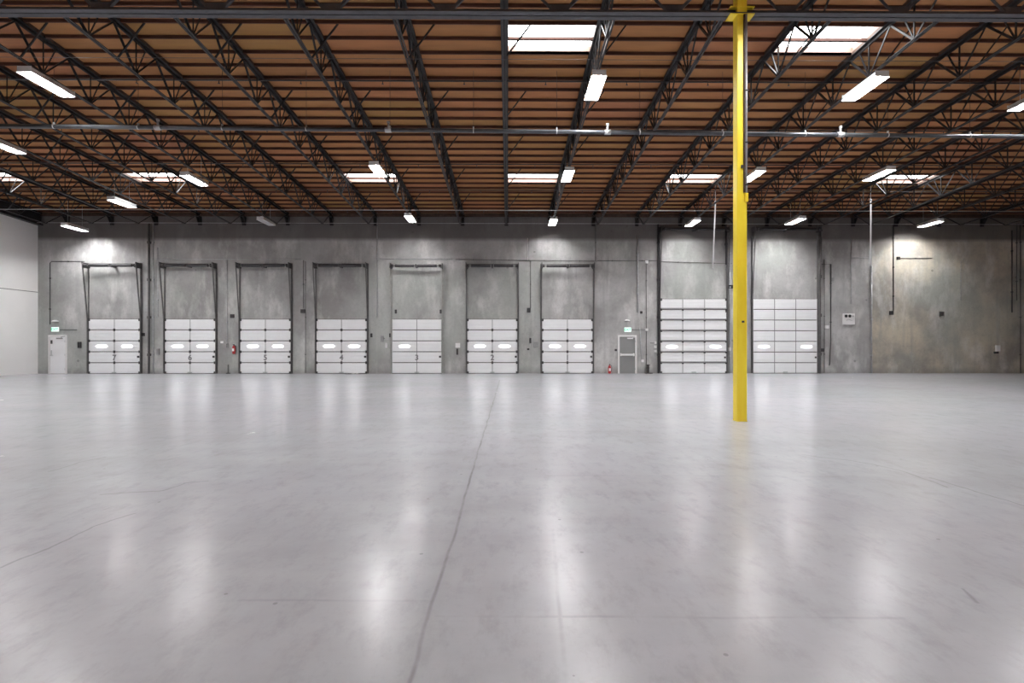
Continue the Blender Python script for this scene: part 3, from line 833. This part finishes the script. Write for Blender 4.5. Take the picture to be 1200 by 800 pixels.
def conduit(pts, r, m, name, label, cat='conduit', off=.04, clips=True):
    P3 = [W(x, y, off) for x, y in pts]
    zmin = min(p.z for p in P3); t = empty(name, (P3[0].x, WY, max(0, zmin)))
    for p in P3: p.z = max(p.z, 0.0)
    MB().tube(P3, r, 8).build('tube', m, t)
    if clips:
        for a, b in zip(P3, P3[1:]):
            L = (b-a).length; n = min(4, int(L/1.6))
            for i in range(n):
                p = a+(b-a)*(i+.5)/n; rr = r+.012
                MB().box((p.x-rr, WY-off-rr, p.z-rr*1.0), (p.x+rr, WY+(.003 if zmin > .1 and rr < .06 else -.002), p.z+rr*1.0)).build('pipe_clip', m, t)
    tag(t, label, cat)
C = [
    ([(174.5,262),(174.5,437.5)], .055, 'track', 'drain_pipe', 'dark vertical pipe right of the first dock door', .10),
    ([(179.5,262),(179.5,437.5)], .03, 'galv', 'wall_conduit', 'pale vertical conduit beside the dark pipe right of the first dock door', .05),
    ([(184.8,290),(184.8,372)], .02, 'galv', 'wall_conduit', 'short pale conduit left of the second dock door', .05),
    ([(58.6,380),(58.6,308),(60.5,306.3),(99,306.3)], .018, 'dark', 'wall_conduit', 'thin dark conduit loop above the white personnel door', .03),
    ([(70,386.3),(90,386.3)], .016, 'dark', 'wall_conduit', 'short dark conduit right of the left exit sign', .03),
    ([(174,303.7),(300,303.7)], .015, 'galv', 'wall_conduit', 'thin horizontal conduit above the second dock door', .03),
    ([(302,303.4),(352,303.4)], .015, 'galv', 'wall_conduit', 'thin horizontal conduit above the third dock door', .03),
    ([(266,304),(266,402)], .018, 'galv', 'wall_conduit', 'vertical conduit between the second and third dock doors', .04),
    ([(355.5,305),(355.5,361)], .018, 'track', 'wall_conduit', 'vertical conduit down to the dark horn box left of the fourth dock door', .04),
    ([(358,306),(358,437)], .014, 'track', 'wall_conduit', 'long thin conduit left of the fourth dock door', .03),
    ([(442,240),(442,372)], .018, 'galv', 'wall_conduit', 'pale vertical conduit between the fourth and fifth dock doors', .04),
    ([(440,303.2),(530,303.2)], .016, 'galv', 'wall_conduit', 'thin horizontal conduit above the fifth dock door', .03),
    ([(450,397.5),(459,397.5)], .016, 'galv', 'wall_conduit', 'stub conduit from the narrow grey box to the fifth dock door', .03),
    ([(534,304),(700,306)], .016, 'track', 'wall_conduit', 'thin horizontal conduit above the sixth and seventh dock doors', .03),
    ([(618.4,279),(618.4,305)], .020, 'white', 'wall_conduit', 'short white conduit high left of the seventh dock door', .04),
    ([(621.8,305),(621.8,361)], .018, 'track', 'wall_conduit', 'dark vertical conduit left of the seventh dock door', .04),
    ([(698,262),(698,306)], .018, 'track', 'wall_conduit', 'vertical conduit above the right side of the seventh dock door', .04),
    ([(700,305.5),(770,305.5)], .016, 'track', 'wall_conduit', 'thin horizontal conduit above the grey exit door', .03),
    ([(747.3,276),(747.5,366)], .040, 'galv', 'drain_pipe', 'pale vertical pipe right of the grey exit door', .06),
    ([(749.8,384),(752,421)], .02, 'galv', 'wall_conduit', 'pale leaning conduit down to the small white socket', .05),
    ([(757.5,307),(757.5,437)], .018, 'track', 'wall_conduit', 'thin vertical conduit through two pale junction boxes', .04),
    ([(740,386.2),(756,386.2)], .015, 'track', 'wall_conduit', 'short conduit right of the right exit sign', .03),
    ([(762,401.8),(769,401.8)], .014, 'track', 'wall_conduit', 'stub conduit beside the top white switch', .03),
    ([(771.5,262),(771.5,437.5)], .05, 'dark', 'drain_pipe', 'dark vertical pipe against the left jamb of the barred tall door', .07),
    ([(773.5,306.5),(858,308.8)], .014, 'track', 'wall_conduit', 'thin horizontal conduit above the barred tall door', .03),
    ([(851,262),(851,310)], .05, 'dark', 'drain_pipe', 'short dark pipe above the right jamb of the barred tall door', .07),
    ([(855.3,276),(855.3,437.5)], .035, 'galv', 'wall_conduit', 'pale vertical conduit between the barred door and the yellow column', .05),
    ([(960.3,256),(960.3,437.5)], .075, 'track', 'drain_pipe', 'thick dark vertical pipe right of the flush tall door', .11),
    ([(966,304),(966,437)], .018, 'track', 'wall_conduit', 'thin vertical conduit right of the thick dark pipe', .03),
    ([(963,309.5),(973.5,309.5),(973.5,400),(972,428)], .020, 'dark', 'wall_conduit', 'dark conduit loop right of the flush tall door', .03),
    ([(997.5,280),(997.5,356)], .018, 'galv', 'wall_conduit', 'pale drop conduit above the white cabinet', .03),
    ([(999,302),(1020,302)], .014, 'galv', 'wall_conduit', 'short pale horizontal conduit above the white cabinet', .03),
    ([(1021.5,311),(1021.5,437.5)], .035, 'galv', 'wall_conduit', 'pale vertical conduit where the grey wall turns brownish', .05),
    ([(1047,262),(1047,364)], .022, 'dark', 'wall_conduit', 'thin dark drop conduit on the brown stained wall', .03),
    ([(1054,302.5),(1092,302.5)], .014, 'track', 'wall_conduit', 'thin horizontal conduit right of the black junction box', .03),
    ([(1126,306),(1126,352)], .014, 'galv', 'wall_conduit', 'faint short conduit in the middle of the brown stained wall', .03),
    ([(1186,270),(1186,366)], .025, 'track', 'wall_conduit', 'left of three dark conduits at the right edge', .04),
    ([(1191.5,262),(1191.5,352)], .020, 'track', 'wall_conduit', 'middle of three dark conduits at the right edge', .04),
    ([(1196,262),(1196,437.5)], .020, 'track', 'wall_conduit', 'right of three dark conduits at the right edge', .04),
]
for pts, r, m_, nm, lab, off in C: conduit(pts, r, m_, nm, lab, nm.split('_')[1] if nm == 'wall_conduit' else 'pipe', off)
# sprinkler riser with a valve beside the grey exit door
p = W(758.5, 430); t = empty('floor_valve', (p.x, WY-.18, 0))
MB().tube([(p.x, WY-.18, 0), (p.x, WY-.18, .30)], .06, 12).build('riser', 'dark', t)
MB().lathe((p.x, WY-.18, .30), [(.10,0),(.10,.03),(.05,.04),(.05,.16),(.11,.17),(.11,.20),(.02,.21)], 14).build('hand_wheel', 'dark', t)
MB().box((p.x-.16, WY-.30, 0), (p.x+.22, WY-.06, .05)).build('foot_plate', 'dark', t)
tag(t, 'dark floor valve right of the grey exit door', 'valve')
p = W(268.8, 430); t = empty('pipe_stub', (p.x, WY-.12, 0))
MB().tube([(p.x, WY-.12, 0), (p.x, WY-.12, .50)], .035, 12).build('pipe', 'track', t)
MB().lathe((p.x, WY-.12, 0), [(.12,0),(.12,.03),(.05,.06)], 14).build('floor_flange', 'dark', t)
tag(t, 'short dark pipe standing on the floor between the second and third dock doors', 'pipe')
# paper sheet by dock door four
p = F(409, 438.6); t = empty('paper_sheet', (p.x, WY-.35, 0))
m = MB(); nx = 8
for i in range(nx+1):
    for jj in range(3):
        m.v.append((p.x-.28+.62*i/nx, WY-.45+.12*jj, .01+.07*abs(math.sin(i*1.3+jj))*(1-i/nx*.6)))
for i in range(nx):
    for jj in range(2):
        a = i*3+jj; m.f.append((a, a+3, a+4, a+1)); m.sm.append(False)
o = m.build('sheet', 'white', t, fix=False); so = o.modifiers.new('t', 'SOLIDIFY'); so.thickness = .004
MB().box((p.x-.32, WY-.52, 0), (p.x-.02, WY-.47, .03)).build('black_edge', 'black', t)
tag(t, 'crumpled white sheet on the floor at the foot of the fourth dock door', 'sheet')
# hanging conduits dropping from the trusses
def drop(pt, pb_, Y, label):
    a = onY(pt[0], pt[1], Y); b = onY(pb_[0], pb_[1], Y)
    a.z = min(a.z, pb(Y)+.0)
    t = empty('hanging_conduit', tuple(b))
    MB().tube([b, a], .032, 8).build('tube', 'white', t)
    MB().lathe(a-Vector((0,0,.02)), [(.05,0),(.06,.03),(.05,.08)], 10).build('clamp', 'galv', t)
    MB().tube([a, (a.x, Y, pb(Y)+.01)], .012, 6).build('support_rod', 'galv', t)
    MB().lathe(b-Vector((0,0,.04)), [(.04,0),(.04,.05)], 10).build('end_fitting', 'galv', t)
    tag(t, label, 'conduit', 'white conduits hanging from the roof')
drop((838.5,237), (835.3,314), 24.2, 'white pipe hanging from the roof just left of the yellow column')
drop((1020.3,235), (1020.3,311), 24.2, 'white pipe hanging from the roof right of the thick dark pipe')

# ------------------------------------------------------------------ world, camera, view
wd = bpy.data.worlds.new('World'); sc.world = wd; wd.use_nodes = True
bgn = wd.node_tree.nodes['Background']; bgn.inputs[0].default_value = (.8,.9,1,1); bgn.inputs[1].default_value = 1.0
cam = bpy.data.cameras.new('camera'); co = bpy.data.objects.new('camera', cam); COL.objects.link(co)
cam.sensor_width = 36; cam.lens = 18; cam.shift_y = 3/1200; cam.clip_end = 200
co.location = (0, 0, EYE); co.rotation_euler = (math.pi/2, 0, YAW)
sc.camera = co
sc.view_settings.view_transform = 'Standard'; sc.view_settings.look = 'None'
sc.view_settings.gamma = 1; sc.view_settings.use_curve_mapping = False
sc.view_settings.exposure = 1.38
sc.cycles.use_denoising = True
sc.cycles.max_bounces = 8; sc.cycles.diffuse_bounces = 6; sc.cycles.glossy_bounces = 4
sc.cycles.sample_clamp_indirect = 6
